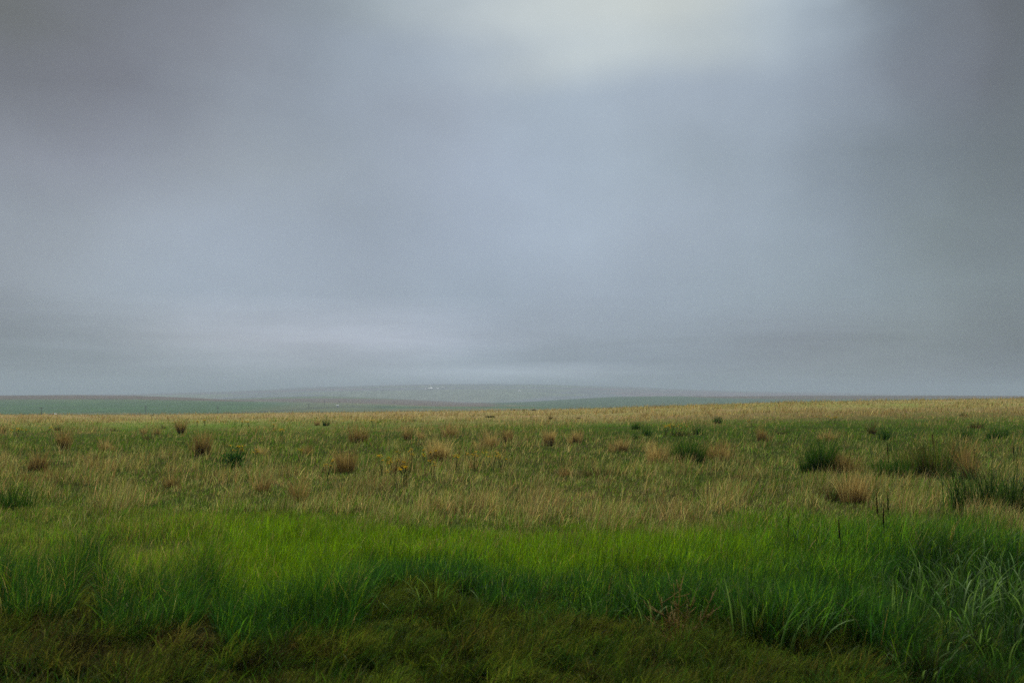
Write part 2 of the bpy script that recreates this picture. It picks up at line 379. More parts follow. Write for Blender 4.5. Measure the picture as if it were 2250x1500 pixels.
def mat_hills():
    m = new_mat('distant_fields'); t = m.node_tree; n = t.nodes; L = t.links
    at = n.new('ShaderNodeAttribute'); at.attribute_name = 'col'
    geo = n.new('ShaderNodeNewGeometry'); mp = n.new('ShaderNodeMapping'); mp.inputs['Scale'].default_value = (0.02, 0.006, 0.02); L.new(geo.outputs['Position'], mp.inputs[0])
    no = n.new('ShaderNodeTexNoise'); no.inputs['Scale'].default_value = 1; no.inputs['Detail'].default_value = 7; no.inputs['Roughness'].default_value = 0.65; L.new(mp.outputs[0], no.inputs['Vector'])
    mr = n.new('ShaderNodeMapRange'); mr.inputs['From Min'].default_value = 0.3; mr.inputs['From Max'].default_value = 0.7; mr.inputs['To Min'].default_value = 0.75; mr.inputs['To Max'].default_value = 1.25
    L.new(no.outputs['Fac'], mr.inputs['Value'])
    sc = n.new('ShaderNodeVectorMath'); sc.operation = 'SCALE'; L.new(at.outputs['Color'], sc.inputs[0]); L.new(mr.outputs[0], sc.inputs['Scale'])
    p = n.new('ShaderNodeBsdfPrincipled'); p.inputs['Roughness'].default_value = 1.0; p.inputs['Specular IOR Level'].default_value = 0.05
    L.new(sc.outputs[0], p.inputs['Base Color'])
    o = n.new('ShaderNodeOutputMaterial'); L.new(p.outputs[0], o.inputs['Surface']); return m
def hill_col(x, y, z):
    px = 1125 + F * x / y; row = row_of(x, y, z)
    wob = (fbm(px / 70, row / 9, 51) - 0.5)
    rw = row + wob * 2.0
    G = c3(0.050, 0.115, 0.035); GT = c3(0.12, 0.135, 0.065); T = c3(0.22, 0.17, 0.09); P = c3(0.13, 0.075, 0.065); G2 = c3(0.075, 0.13, 0.055); D = c3(0.05, 0.05, 0.045)
    C = np.zeros((len(x), 3)) + GT
    def put(mask, col):
        mk = mask[:, None] if mask.ndim == 1 else mask
        C[:] = C * (1 - mk) + col * mk
    # valley floor: pasture, then the green crop
    put(ss(904, 900, rw) * ss(820, 960, px) * (y < 1750), GT * 0.6 + T * 0.4)
    midgreen = ss(897.5, 896, rw) * ss(780, 860, px) * (y < 2300) * (y > 900)
    put(midgreen, G)
    put(ss(893, 892, rw) * ss(889, 890, rw) * ss(1095, 1120, px) * ss(1200, 1170, px) * (y < 2300), T * 0.8)
    # left green hill with its ploughed top
    left = ss(700, 560, px + (row - 890) * 6) * (y < 2000) * (y > 850)
    put(left * ss(914, 909, rw), G)
    put(left * ss(888, 878, rw), G * 0.55 + GT * 0.5)
    put(left * ss(878.5, 875.5, rw - np.maximum(px - 300, 0) * 0.02), P * 1.1)
    # middle hill: green rim, ploughed band, pale stubble, green foot
    mid = (y > 1401) * (y < 3100) * ss(330, 420, px) * ss(1120, 1060, px) * (1 - left)
    b = np.interp(px, [400, 700, 830, 900, 1060], [887, 887, 890, 893, 896])
    put(mid * ss(b + 1, b - 1, rw), GT * 0.8 + T * 0.3)
    t0 = np.interp(px, [400, 550, 720, 900, 1060], [880.5, 877, 875, 878, 884]); t1 = np.interp(px, [400, 600, 850, 960, 1060], [882, 880.5, 887, 892, 893])
    put(mid * ss(t0 - 1, t0, rw) * ss(t1 + 1, t1, rw), P * 1.15)
    put(mid * ss(t0, t0 - 1.5, rw), GT * 0.75 + G * 0.4)
    # right hill
    right = (y > 1000) * (y < 3100) * ss(1120, 1220, px + (892 - row) * 14)
    put(right, G2 * 0.85 + c3(0, 0, .02))
    edge = np.interp(px, [1450, 1560, 1750, 1900, 2250], [869, 874, 877, 876.5, 874])
    put(right * ss(1480, 1545, px) * ss(edge + .6, edge - .4, rw), P * 0.95)
    # far slope: patchwork, paled and greyed to put haze into the colour
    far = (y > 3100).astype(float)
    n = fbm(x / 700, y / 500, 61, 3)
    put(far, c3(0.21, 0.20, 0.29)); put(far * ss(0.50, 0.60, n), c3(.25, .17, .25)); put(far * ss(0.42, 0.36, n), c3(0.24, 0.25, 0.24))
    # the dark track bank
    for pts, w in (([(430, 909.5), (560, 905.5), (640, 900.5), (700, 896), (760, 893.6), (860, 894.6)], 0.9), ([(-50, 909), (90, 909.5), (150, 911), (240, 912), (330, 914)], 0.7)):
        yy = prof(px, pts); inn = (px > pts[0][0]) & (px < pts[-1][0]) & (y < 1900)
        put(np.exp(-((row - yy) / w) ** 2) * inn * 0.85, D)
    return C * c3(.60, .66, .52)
MAT_GROUND = mat_ground()
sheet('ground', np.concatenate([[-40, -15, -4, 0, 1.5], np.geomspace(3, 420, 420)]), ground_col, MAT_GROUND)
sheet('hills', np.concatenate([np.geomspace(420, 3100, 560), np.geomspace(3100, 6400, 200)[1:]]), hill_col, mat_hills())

# ------------------------------------------------------------------ swards
def scatter(n, y0, y1, k=1.5, pxa=-260, pxb=2510):
    u = rng.random(n)
    if abs(k - 1) < 1e-6: Yv = y0 * (y1 / y0) ** u
    else: a, b = y0 ** (1 - k), y1 ** (1 - k); Yv = (a + (b - a) * u) ** (1 / (1 - k))
    px = rng.uniform(pxa, pxb, n); x = (px - 1125) / F * Yv
    return px, x, Yv
def mixn(w, cols):
    w = np.maximum(w, 0); w = w / w.sum(0); pick = (w.cumsum(0) < rng.random(w.shape[1])[None]).sum(0)
    return np.array(cols)[np.clip(pick, 0, len(cols) - 1)]
def jitter(C, a=0.18, h=0.08):
    n = len(C); return np.clip(C * (1 + rng.normal(0, a, (n, 1))) * (1 + rng.normal(0, h, (n, 3))), 0.004, 0.8)

# where the lush green verge grass ends, by column (distance in metres)
LUSH_END = [(-400,15.5),(0,15.5),(300,15.0),(600,14.4),(900,13.4),(1300,12.7),(1700,12.3),(2000,11.8),(2300,11.5),(2700,11.4)]
LUSH_START = [(-400,7.6),(0,8.0),(40,7.5),(160,7.6),(215,9.6),(240,6.9),(330,6.7),(430,7.0),(465,8.0),(495,6.7),(620,6.5),(770,6.7),(815,8.3),(900,8.6),(1040,8.4),(1070,7.7),(1200,7.4),(1400,7.6),(1560,7.4),(1700,7.0),(1850,7.0),(1960,6.4),(2050,6.0),(2300,5.7),(2700,5.6)]

# prairie of dry and green bunchgrass
n = 330000
px, x, Yv = scatter(n, 10.5, 185, 1.45)
z = terrain(x, Yv); row = row_of(x, Yv, z)
edge = prof(px, LUSH_END) + (fbm(x * 0.9, Yv * 0.9, 5) - 0.5) * 3.4
keep = Yv > edge - 0.6 - rng.exponential(1, n) * np.interp(px, [0, 600, 1500, 2250], [1.6, 1.0, .5, .3])
px, x, Yv, z, row = (a[keep] for a in (px, x, Yv, z, row)); n = len(px)
g = greenness(px, row)
s_ = np.clip(Yv / 22, 1, 4)
n1_ = fbm(x / 0.6, Yv / 1.0, 21, 3) * (1 - ss(25, 70, Yv)) + fbm(x / 1.8, Yv / 3.0, 26, 3) * ss(25, 70, Yv); n2_ = fbm(x / 5.5, Yv / 9, 22, 3); n3_ = fbm(x / 0.35, Yv / 0.5, 23, 2)
gg = np.clip(g + .14 * ss(900, 1000, row) + (n2_ - 0.5) * 1.4 - (n1_ - 0.5) * 1.6, 0, 1)
tuss = ss(0.54, 0.66, n1_) * (1 - 0.6 * gg)                      # tussocks stand higher
dryness = 1 - gg
w = np.stack([dryness * (0.65 + 0.2 * ss(60, 100, Yv)), dryness * 0.75, dryness * (0.12 + 0.8 * tuss), 0.10 * dryness,
              0.85 * ss(60, 15, Yv) + 0.15, gg * 0.6 * ss(60, 20, Yv) + 0.12, gg * 1.35, gg * 0.18 * ss(1500, 700, px)])
C = mixn(w, [STRAW, TAN, RUST, BROWN, SAGE, OLIVE, GREEN * 1.1, LIME * 0.9])
C = jitter(C, 0.26) * ((0.72 + 0.56 * fbm(x / 0.25, Yv / 0.4, 77, 2)) * (0.78 + 0.5 * fbm(x / 1.4, Yv / 2.6, 79, 3)))[:, None]
H = (0.07 + 0.08 * dryness + 0.36 * tuss + 0.06 * n3_) * rng.uniform(0.6, 1.25, n)
H *= np.interp(Yv, [11, 16, 40, 120, 180], [0.75, 0.85, 1.05, 1.1, 1.0])
W = 0.0028 + Yv * 0.00032
lean = rng.normal(0.10, 1.3, n)                                   # wind from the left
th0 = np.abs(rng.normal(0.22, 0.34, n)); th1 = np.abs(rng.normal(0.45, 0.45, n))
me = raw_mesh('prairie_grass', *blades(np.stack([x, Yv, z - 0.01], 1), H, W, lean, th0, th1, C * 0.85, 2, tipc=np.clip(C * 1.1, 0, .9)))
link('prairie_grass', me, MAT_DRY, kind='stuff', label='mixed tan and green prairie grass covering the field up to the crest', category='prairie grass')

# long bleached straws sticking out of the prairie
n = 6500
px, x, Yv = scatter(n, 11.0, 75, 1.4); keep = (Yv > prof(px, LUSH_END)) & (fbm(x / 1.6, Yv / 2.5, 44) > 0.47)
px, x, Yv = px[keep], x[keep], Yv[keep]; n = len(px)
C = jitter(mixn(np.stack([np.full(n, 1.), np.full(n, .6), np.full(n, .35)]), [STRAW * 1.25, TAN * 1.2, RUST]), 0.15)
me = raw_mesh('dry_straws', *blades(np.stack([x, Yv, terrain(x, Yv)], 1), rng.uniform(0.2, 0.5, n), 0.0035 + Yv * 0.00016, rng.normal(0.1, 1.0, n), np.abs(rng.normal(0.2, 0.4, n)), rng.uniform(0, 0.8, n), C, 3))
link('dry_straws', me, MAT_DRY, kind='stuff', label='long bleached straw stems sticking up out of the prairie grass', category='straw')

# lush green verge
n = 310000
px, x, Yv = scatter(n, 5.4, 17.5, 1.2)
edge = prof(px, LUSH_END) + (fbm(x * 0.9, Yv * 0.9, 5) - 0.5) * 3.4
st = prof(px, LUSH_START) + (fbm(x * 1.6, Yv * 1.6, 6) - 0.5) * 0.9
soft = rng.normal(0, 1, n) * np.interp(px, [0, 600, 1500, 2250], [1.3, 1.1, .6, .35])
keep = (Yv < edge + soft) & (Yv > st + np.abs(rng.normal(0, .12, n)))
bald = ss(0.58, 0.66, fbm(x / 0.8 + 3, Yv / 0.9, 14, 3)) * ss(700, 350, px) * ss(12.5, 11, Yv)   # dry gaps at the left
keep &= rng.random(n) > bald * 0.85
px, x, Yv = px[keep], x[keep], Yv[keep]; n = len(px); z = terrain(x, Yv); edge = edge[keep]; st = st[keep]
n1_ = fbm(x / 1.1, Yv / 1.1, 24, 3); n2_ = fbm(x / 1.7, Yv / 1.3, 25, 3)
rt = ss(1350, 1950, px)
front = ss(3.0, 0.4, Yv - st)                                    # deeper green along the verge front, partly its self-shade put into colour
lime = np.clip(ss(100, 650, px) * ss(2100, 1150, px) * (1 - front ** 2) * .9 + (n2_ - 0.5) * 0.7, 0, 1)
oliv = np.clip(ss(620, 250, px) * (1 - front * 0.6) + (n1_ - .5) * 0.6 + .6 * ss(-3, 0, Yv - edge) * ss(1700, 900, px), 0, 1)
w = np.stack([0.15 + 1.5 * lime, 0.55 + 0.5 * rt, 0.10 + 3.6 * front ** 2 + 0.9 * rt, 0.9 * oliv, 0.30 * oliv * ss(0.45, 0.6, n1_) + 0.01, 0.03 + 0.08 * oliv])
hollow = ss(1850, 2050, px) * ss(10.3, 9.3, Yv)                        # leafy patch at the right, its shade put into darker blade colour
w[2] += 8 * hollow
kp = rng.random(n) > 0.8 * hollow
C = jitter(mixn(w, [LIME, GREEN * 1.1 + c3(0, .02, 0), DEEP * 1.1, OLIVE, RUST, STRAW * .8]), 0.32) * (0.65 + 0.7 * fbm(x / 0.13, Yv / 0.16, 78, 2))[:, None]
H = (0.12 + 0.12 * ss(.3, .7, n1_) + 0.13 * ss(0.35, 0.7, n2_)) * rng.uniform(0.7, 1.2, n) * (1 + 0.55 * rt) * (1 + .45 * front * ss(1200, 800, px))
H *= (1 - 0.35 * oliv * (1 - front)) * (1 - 0.25 * hollow)
H *= 1 - 0.5 * ss(-2.5, 0.3, Yv - edge) * (1 - 0.7 * rt)
W = rng.uniform(0.0028, 0.0058, n) * (1 + 0.1 * rt) * np.where(rng.random(n) < 0.04 + 0.03 * rt, 1.7, 1.0)
th1 = np.abs(rng.normal(0.6, 0.6, n))
C = C * (1 - .25 * hollow)[:, None]  # blades in the leafy patch darkened further, standing in for shade
# loose green blades that have crept into the matted foreground
n6 = 24000
pxb, xb, Yb = scatter(n6, 3.9, 9.0, 0.9)
kb = rng.random(n6) < 0.12 + 0.9 * ss(0.5, 0.64, fbm(xb / 0.6, Yb / 0.6, 81, 3)); pxb, xb, Yb = pxb[kb], xb[kb], Yb[kb]; n6 = len(xb)
Cb = jitter(mixn(np.stack([np.full(n6, .5), np.full(n6, .35), np.full(n6, .3)]), [GREEN * .7, DEEP, OLIVE * .6]), .3)
P6 = np.concatenate([np.stack([x, Yv, z - 0.01], 1)[kp], np.stack([xb, Yb, terrain(xb, Yb) - .01], 1)])
cat_ = lambda a, b: np.concatenate([a[kp], b])
C6 = cat_(C, Cb); N6 = len(P6)
me = raw_mesh('green_grass', *blades(P6, cat_(H, rng.uniform(.08, .24, n6)), cat_(W, rng.uniform(.003, .007, n6)), rng.normal(0.1, 1.4, N6), np.abs(rng.normal(0.12, 0.24, N6)), cat_(th1, rng.uniform(.3, 1.6, n6)), C6 * 0.85, 4, tipc=C6 * 1.15))
link('green_grass', me, MAT_LUSH, kind='stuff', label='band of lush green grass along the near edge of the field', category='green grass')

# matted cheatgrass in the foreground: fine, arching, tufted
nt_ = 11000
px, x, Yv = scatter(nt_, 3.9, 9.2, 0.9)
keep = Yv < prof(px, LUSH_START) + 0.7 + rng.normal(0, 0.3, nt_)
px, x, Yv = px[keep], x[keep], Yv[keep]; nt_ = len(px)
per = 42
ti = np.repeat(np.arange(nt_), per); n = len(ti)
tn = fbm(x / 0.26, Yv / 0.26, 31, 3); tpsi = 0.35 + (fbm(x / 0.22, Yv / 0.4, 32, 2) - 0.5) * 3.2 + rng.normal(0, .35, nt_)
hgt = (0.07 + 0.14 * ss(0.42, 0.60, tn)) * rng.uniform(0.7, 1.3, nt_)
bx = x[ti] + rng.normal(0, 0.04, n); by = Yv[ti] + rng.normal(0, 0.04, n)
lb = ss(900, 350, px) * ss(8.5, 7.0, Yv); n5 = fbm(x / 0.8, Yv / 0.8, 35, 3)
dk = 1.5 * ss(1850, 2050, px)  # darker mix at the right, continuing the shade coloured into the leafy patch
w = np.stack([0.55 - 0.35 * lb + 0.5 * (n5 > .5), 0.30 + 0.1 * lb, 0.10 + 0.5 * lb, 0.35 + dk, dk + 0.10 + 0.9 * lb * (n5 < .5)])
tc_ = mixn(w, [c3(.066, .092, .010), c3(.085, .082, .015), c3(.044, .033, .012), c3(.024, .062, .008), c3(.022, .024, .008)])  # dark palette also stands in for the vignetted bottom edge
C = jitter(jitter(tc_, .42, .06)[ti], 0.22)
me = raw_mesh('matted_grass', *blades(np.stack([bx, by, terrain(bx, by) - 0.01], 1), hgt[ti] * rng.uniform(0.6, 1.3, n), rng.uniform(0.0025, 0.0065, n), tpsi[ti] + rng.normal(0, 0.95, n), np.abs(rng.normal(0.3, 0.4, n)), rng.uniform(0.4, 2.6, n), C * 0.5, 4, tipc=C * 1.7))  # feet darkened, tips brightened: gap shade and highlights put into blade colour
link('matted_grass', me, MAT_DRY, kind='stuff', label='low matted olive brown grass along the bottom edge of the photo', category='matted grass')

# ------------------------------------------------------------------ single plants
def tussock(px, row, h, wid, kind, label, cat, group=None, nbl=None, ymax=170):
    x, Yv, z = ground_at(px, row, ymax=ymax)
    g = np.random.default_rng(int(px * 7 + row * 13))
    pal = {'rust': [(RUST, .9), (TAN, .8), (BROWN, .3), (OLIVE * .8, .3)], 'tan': [(TAN, 1.), (STRAW, .8), (RUST, .5)], 'straw': [(STRAW * 1.15, 1.), (TAN, .3)],
           'dark': [(BROWN * .6, 1.), (DEEP * .7, .7), (BROWN, .6)], 'green': [(GREEN * .7, .8), (DEEP, 1.2), (SAGE * .6, .2)], 'darkgreen': [(DEEP * .9, 1.), (GREEN * .6, .5)],
           'deadmix': [(DEEP, .7), (BROWN * .8, .8), (OLIVE * .8, .6), (GREEN * .8, .5)]}[kind]
    nb = nbl or (2 if kind in ('green', 'deadmix') else 1) * int(np.clip(300 * wid * h / .25, 60, 520) * (1 if Yv < 40 else .6))
    rad = np.sqrt(g.random(nb)) * wid * 0.30; an = g.uniform(0, 2 * np.pi, nb)
    ns_ = 2 if wid < .45 else int(g.integers(3, 7)); sub = g.integers(0, ns_, nb)
    sx_ = np.clip(g.normal(0, wid * .24, ns_), -wid * .3, wid * .3); sy_ = sx_ * 0 + g.normal(0, wid * .1, ns_); sh_ = g.uniform(.45, 1.1, ns_); sh_[0] = 1.05; rad = rad * (1 if ns_ == 2 else .7)
    if ns_ == 2: sx_ *= .5
    P = np.stack([rad * np.cos(an) + sx_[sub], rad * np.sin(an) * 0.8 + sy_[sub], np.full(nb, -0.02)], 1)
    h = h * sh_[sub] * (1.45 if kind in ('green', 'darkgreen', 'deadmix') else 1.08)
    pr = np.array([p[1] for p in pal]); idx = g.choice(len(pal), nb, p=pr / pr.sum())
    C = np.array([p[0] for p in pal])[idx] * (1 + g.normal(0, .18, (nb, 1)))
    C = np.clip(C, .004, .8)
    low = kind in ('dark',)
    th0 = (0.05 + 0.3 * rad / (wid * .30)) * g.uniform(.4, 1.3, nb) * (2.2 if low else 1)
    V, T, CC = blades(P, h * g.uniform(.45, 1.3, nb) * (1 - .45 * rad / (wid * .3) * g.random(nb)), 0.0035 + Yv * 0.00024, an + g.normal(0, .5, nb), th0, g.uniform(0.1, .8, nb), C * .85, 3, tipc=C * 1.12, g=g)
    o = link('dry_grass_tuft' if kind in ('rust', 'tan', 'straw') else 'grass_tussock', raw_mesh('tussock', V, T, CC), MAT_DRY if kind in ('rust', 'tan', 'straw', 'dark') else MAT_GRASS, label=label, category=cat)
    if group: o['group'] = group
    o.location = (x, Yv, z); return o
TG = 'dry bunchgrass tufts on the prairie'; GG = 'dark green tussocks on the prairie'; BG = 'dark low clumps on the prairie'
D = 'dry tuft'; G_ = 'green tussock'; B_ = 'dark clump'
TUFTS = [
 (8, 952, .55, .5, 'rust', 'upright rust brown tuft at the left edge of the photo, near the far gold strip', D, TG),
 (130, 946, .45, .35, 'dark', 'small blackish brown clump on the upper left prairie, beside tall orange tuft', B_, BG),
 (147, 988, .85, .35, 'rust', 'tall narrow orange brown tuft on the left prairie, right of small dark clump', D, TG),
 (90, 1034, .6, .55, 'rust', 'bushy brown tuft at far left, standing above a low dark brown patch', D, TG),
 (55, 1058, .3, .8, 'rust', 'low wide brown mat at the far left, below the bushy brown tuft', D, TG),
 (128, 1056, .36, .55, 'rust', 'low dark rusty tuft right of the wide brown mat on the left prairie', D, TG),
 (28, 1118, .34, .7, 'darkgreen', 'dark low green clump at the left edge beside the lush grass', G_, GG),
 (208, 1036, .5, .3, 'rust', 'narrow dark brown tuft in the left middle prairie, alone between green patches', D, TG),
 (246, 992, .5, .6, 'tan', 'rounded straw brown tuft left of the flat dark bush on the left prairie', D, TG),
 (258, 947, .26, .7, 'dark', 'flat dark clump on the upper left prairie with tan grass behind', B_, BG),
 (322, 966, .26, .9, 'dark', 'widest flat blackish clump of the left prairie under a brown tuft', B_, BG),
 (318, 955, .5, .4, 'tan', 'thin brown tuft rising behind the widest flat blackish clump', D, TG),
 (346, 955, .5, .45, 'rust', 'brown tuft between the flat blackish clump and the tall dark brown tuft', D, TG),
 (362, 942, .4, .35, 'dark', 'small dark round clump just left of the tall dark brown tuft', B_, BG),
 (400, 954, .95, .42, 'rust', 'tall dark brown upright tuft, most upright of the upper left prairie', D, TG),
 (443, 1000, .85, .6, 'rust', 'tall bushy orange brown tuft in the left centre prairie', D, TG),
 (391, 998, .3, .35, 'dark', 'small dark brown clump left of the tall bushy orange brown tuft', B_, BG),
 (372, 1072, .38, .5, 'rust', 'low leaning brown tuft bordering the lush green grass at left', D, TG),
 (575, 1080, .38, .4, 'rust', 'short reddish tuft at the edge of the lush green grass left of centre', D, TG),
 (655, 1102, .45, .4, 'rust', 'brown tuft rooted in the edge of the lush grass left of centre', D, TG),
 (572, 1000, .35, .5, 'tan', 'small faded tuft right of the dark leafy weed with yellow flowers', D, TG),
 (678, 1000, .38, .35, 'rust', 'small reddish tuft in the green part of the middle left prairie', D, TG),
 (792, 974, .72, .8, 'rust', 'wide bushy brown tuft, left of the compact dark tuft near the centre', D, TG),
 (700, 934, .5, .5, 'tan', 'tan tuft left of the tiny dark green weed by the far gold strip', D, TG),
 (717, 935, .42, .45, 'darkgreen', 'tiny dark green weed standing before the far gold strip', G_, GG),
 (775, 1036, .62, .8, 'rust', 'large brown tuft in the middle prairie, left of the yellow flowers', D, TG),
 (885, 1036, .5, .45, 'rust', 'brown tuft among the yellow flowers near the centre', D, TG),
 (898, 966, .65, .42, 'rust', 'compact dark brown tuft, tallest of the pair left of centre', D, TG),
 (926, 966, .5, .35, 'tan', 'narrow tan tuft close right of the compact dark brown tuft', D, TG),
 (960, 1012, .72, .6, 'straw', 'bright straw coloured tuft above the yellow flowers near the centre', D, TG),
 (990, 960, .65, .75, 'tan', 'broad tan tuft just left of the middle of the upper prairie', D, TG),
 (1072, 986, .7, .9, 'tan', 'broad tall tan tuft in the centre of the prairie', D, TG),
 (1108, 975, .6, .45, 'rust', 'narrow brown tuft right of the broad tall tan tuft at centre', D, TG),
 (1200, 978, .65, .6, 'tan', 'left one of the two tan tufts right of centre at the green strip', D, TG),
 (1262, 974, .55, .6, 'tan', 'right one of the two tan tufts right of centre at the green strip', D, TG),
 (1355, 992, .45, .6, 'tan', 'pale brown tuft on the lime green patch right of centre', D, TG),
 (1320, 1046, .26, .7, 'dark', 'low dark clump in grey green grass right of centre', B_, BG),
 (1250, 1044, .24, .5, 'rust', 'low rusty clump left of the low dark clump right of centre', D, TG),
 (1210, 921, .35, .45, 'dark', 'tiny dark dot of a bush on the far gold strip right of centre', B_, BG),
 (1076, 917, .28, 1.1, 'dark', 'faint flat dark patch on the gold strip near the photo centre', B_, BG),
 (1270, 920, .26, .4, 'dark', 'smaller of the two dark dots on the gold strip right of centre', B_, BG),
 (1415, 960, .42, .55, 'darkgreen', 'round dark green weed left of the yellow flowers on the green strip', G_, GG),
 (1391, 966, .26, .35, 'darkgreen', 'smaller dark weed left of the round dark green weed', G_, GG),
 (1392, 943, .34, .7, 'darkgreen', 'flat dark green weed above the round one on the green strip', G_, GG),
 (1500, 957, .26, .9, 'dark', 'flat dark clump below the yellow flowers on the green strip', B_, BG),
 (1530, 954, .36, .7, 'darkgreen', 'dark green mound right of the yellow flowers on the green strip', G_, GG),
 (1572, 930, .36, .7, 'darkgreen', 'dark green bush at the upper border of the green strip', G_, GG),
 (1572, 986, .3, .3, 'dark', 'small dark clump at the right end of the lime patch', B_, BG),
 (1450, 1022, .62, .7, 'tan', 'loose tan tuft left of the round green tussock', D, TG),
 (1510, 1017, .48, .9, 'green', 'round green tussock with fine spiky leaves right of centre', G_, GG),
 (1572, 1010, .55, .9, 'rust', 'bushy brown tuft right of the round green tussock', D, TG),
 (1678, 968, .6, .5, 'rust', 'upright brown tuft left of the flat dark clump on the right', D, TG),
 (1721, 953, .25, .6, 'dark', 'flat blackish clump in the upper right prairie between two brown tufts', B_, BG),
 (1815, 968, .5, .7, 'tan', 'brown tuft leaning on the green strip in the upper right', D, TG),
 (1914, 953, .62, .35, 'dark', 'dark upright clump standing alone on the green strip at right', B_, BG),
 (1945, 966, .36, .5, 'darkgreen', 'small dark green weed right of the dark upright clump', G_, GG),
 (2116, 915, .3, .8, 'dark', 'black low clump at the top border of the green strip, far right', B_, BG),
 (2130, 940, .3, 1.2, 'dark', 'brownish flat clump in the green strip at far right', B_, BG),
 (2180, 964, .34, 1.1, 'darkgreen', 'wide dark green mound at far right of the green strip', G_, GG),
 (2120, 965, .3, .8, 'darkgreen', 'flatter dark green mound left of the widest one at far right', G_, GG),
 (1800, 1036, .62, 1.0, 'green', 'big spiky dark green tussock on the right prairie', G_, GG),
 (1845, 1036, .5, .8, 'rust', 'brown grass tuft leaning against the big spiky green tussock', D, TG),
 (1955, 1048, .36, .8, 'green', 'pale green low tussock at the foot of the lone seed stalk', G_, GG),
 (2025, 1044, .68, 1.7, 'deadmix', 'largest brownish green tussock of the right prairie', G_, GG),
 (2105, 1030, .75, .35, 'rust', 'dark brown stalky tuft right of the largest tussock', D, TG),
 (2122, 1050, .7, .3, 'rust', 'second dark brown stalky tuft, nearer to the reed clump', D, TG),
 (1870, 1102, .62, .5, 'tan', 'tall ochre tuft fanning out behind the lush grass at right', D, TG),
 (1820, 1100, .42, .3, 'dark', 'dark brown clump left of the tall ochre tuft', B_, BG),
 (1168, 1142, .5, .12, 'straw', 'slim orange straw tuft standing in green grass near the centre', D, TG),
 (1370, 1168, .2, .14, 'straw', 'little broken straw tuft lying in lush grass right of centre', D, TG),
 (1565, 1120, .42, .3, 'straw', 'pale straw tuft with splayed stems at the edge of the lush grass', D, TG),
 (1322, 1072, .5, .25, 'straw', 'slender yellow straw tuft in the middle prairie right of centre', D, TG),
]
for t in TUFTS:
    nb = {1168: 26, 1370: 9, 1565: 18, 1322: 14}.get(t[0])
    tussock(*t, nbl=nb)

# tall reed-like clumps with arching broad leaves
def broad_clump(px, row, h, wid, nb, label, arch=1.2, w=0.016, upright=False, tone=1.0, name='broadleaf_grass_clump', group='broad leaved grass clumps in the lush grass', ymin=3.0, bias=None):
    x, Yv, z = ground_at(px, row, ymin=ymin, ymax=60)
    g = np.random.default_rng(int(px * 3 + row * 5))
    root = empty(name, (x, Yv, z), label=label, category='grass clump', group=group)
    a = Acc(); rad = np.sqrt(g.random(nb)) * wid * .5; an = g.uniform(0, 2 * np.pi, nb)
    P = np.stack([rad * np.cos(an), rad * np.sin(an), np.full(nb, -.02)], 1)
    psi = an + g.normal(0, .6, nb)
    if bias is not None: psi = bias + g.normal(0, .8, nb)
    C = np.array([c3(.05, .125, .018), c3(.09, .18, .035), c3(.028, .08, .012)])[g.integers(0, 3, nb)] * (1 + g.normal(0, .3, (nb, 1))) * tone * .9
    a.add(*blades(P, .88 * h * g.uniform(.5, 1.15, nb), w * .85 * g.uniform(.6, 1.2, nb), psi, np.abs(g.normal(.12, .15, nb)), (g.uniform(.2, .7, nb) if upright else g.uniform(.7, 1.35, nb) * arch), C * .7, 8, tipc=np.where((g.random(nb) < .3)[:, None], c3(.21, .33, .10) * tone, C * 1.2), face=.35, g=g, wmid=True))  # some tips paled, highlights put into the leaf colour
    link('leaves', a.mesh('leaves'), MAT_BROAD, root)
    for k in range(max(3, nb // 12)):
        a = Acc(); p = P[k]; hh = h * g.uniform(.55, .85); d = g.normal(0, .10, 2)
        a.add(*tube([(p[0], p[1], -.02), (p[0] + d[0] * .4 * hh, p[1] + d[1] * .4 * hh, hh * .5), (p[0] + d[0] * hh, p[1] + d[1] * hh, hh)], [.003, .0025, .0012], c3(.05, .10, .03)))
        link('stem', a.mesh('stem'), MAT_LUSH, root)
    return root
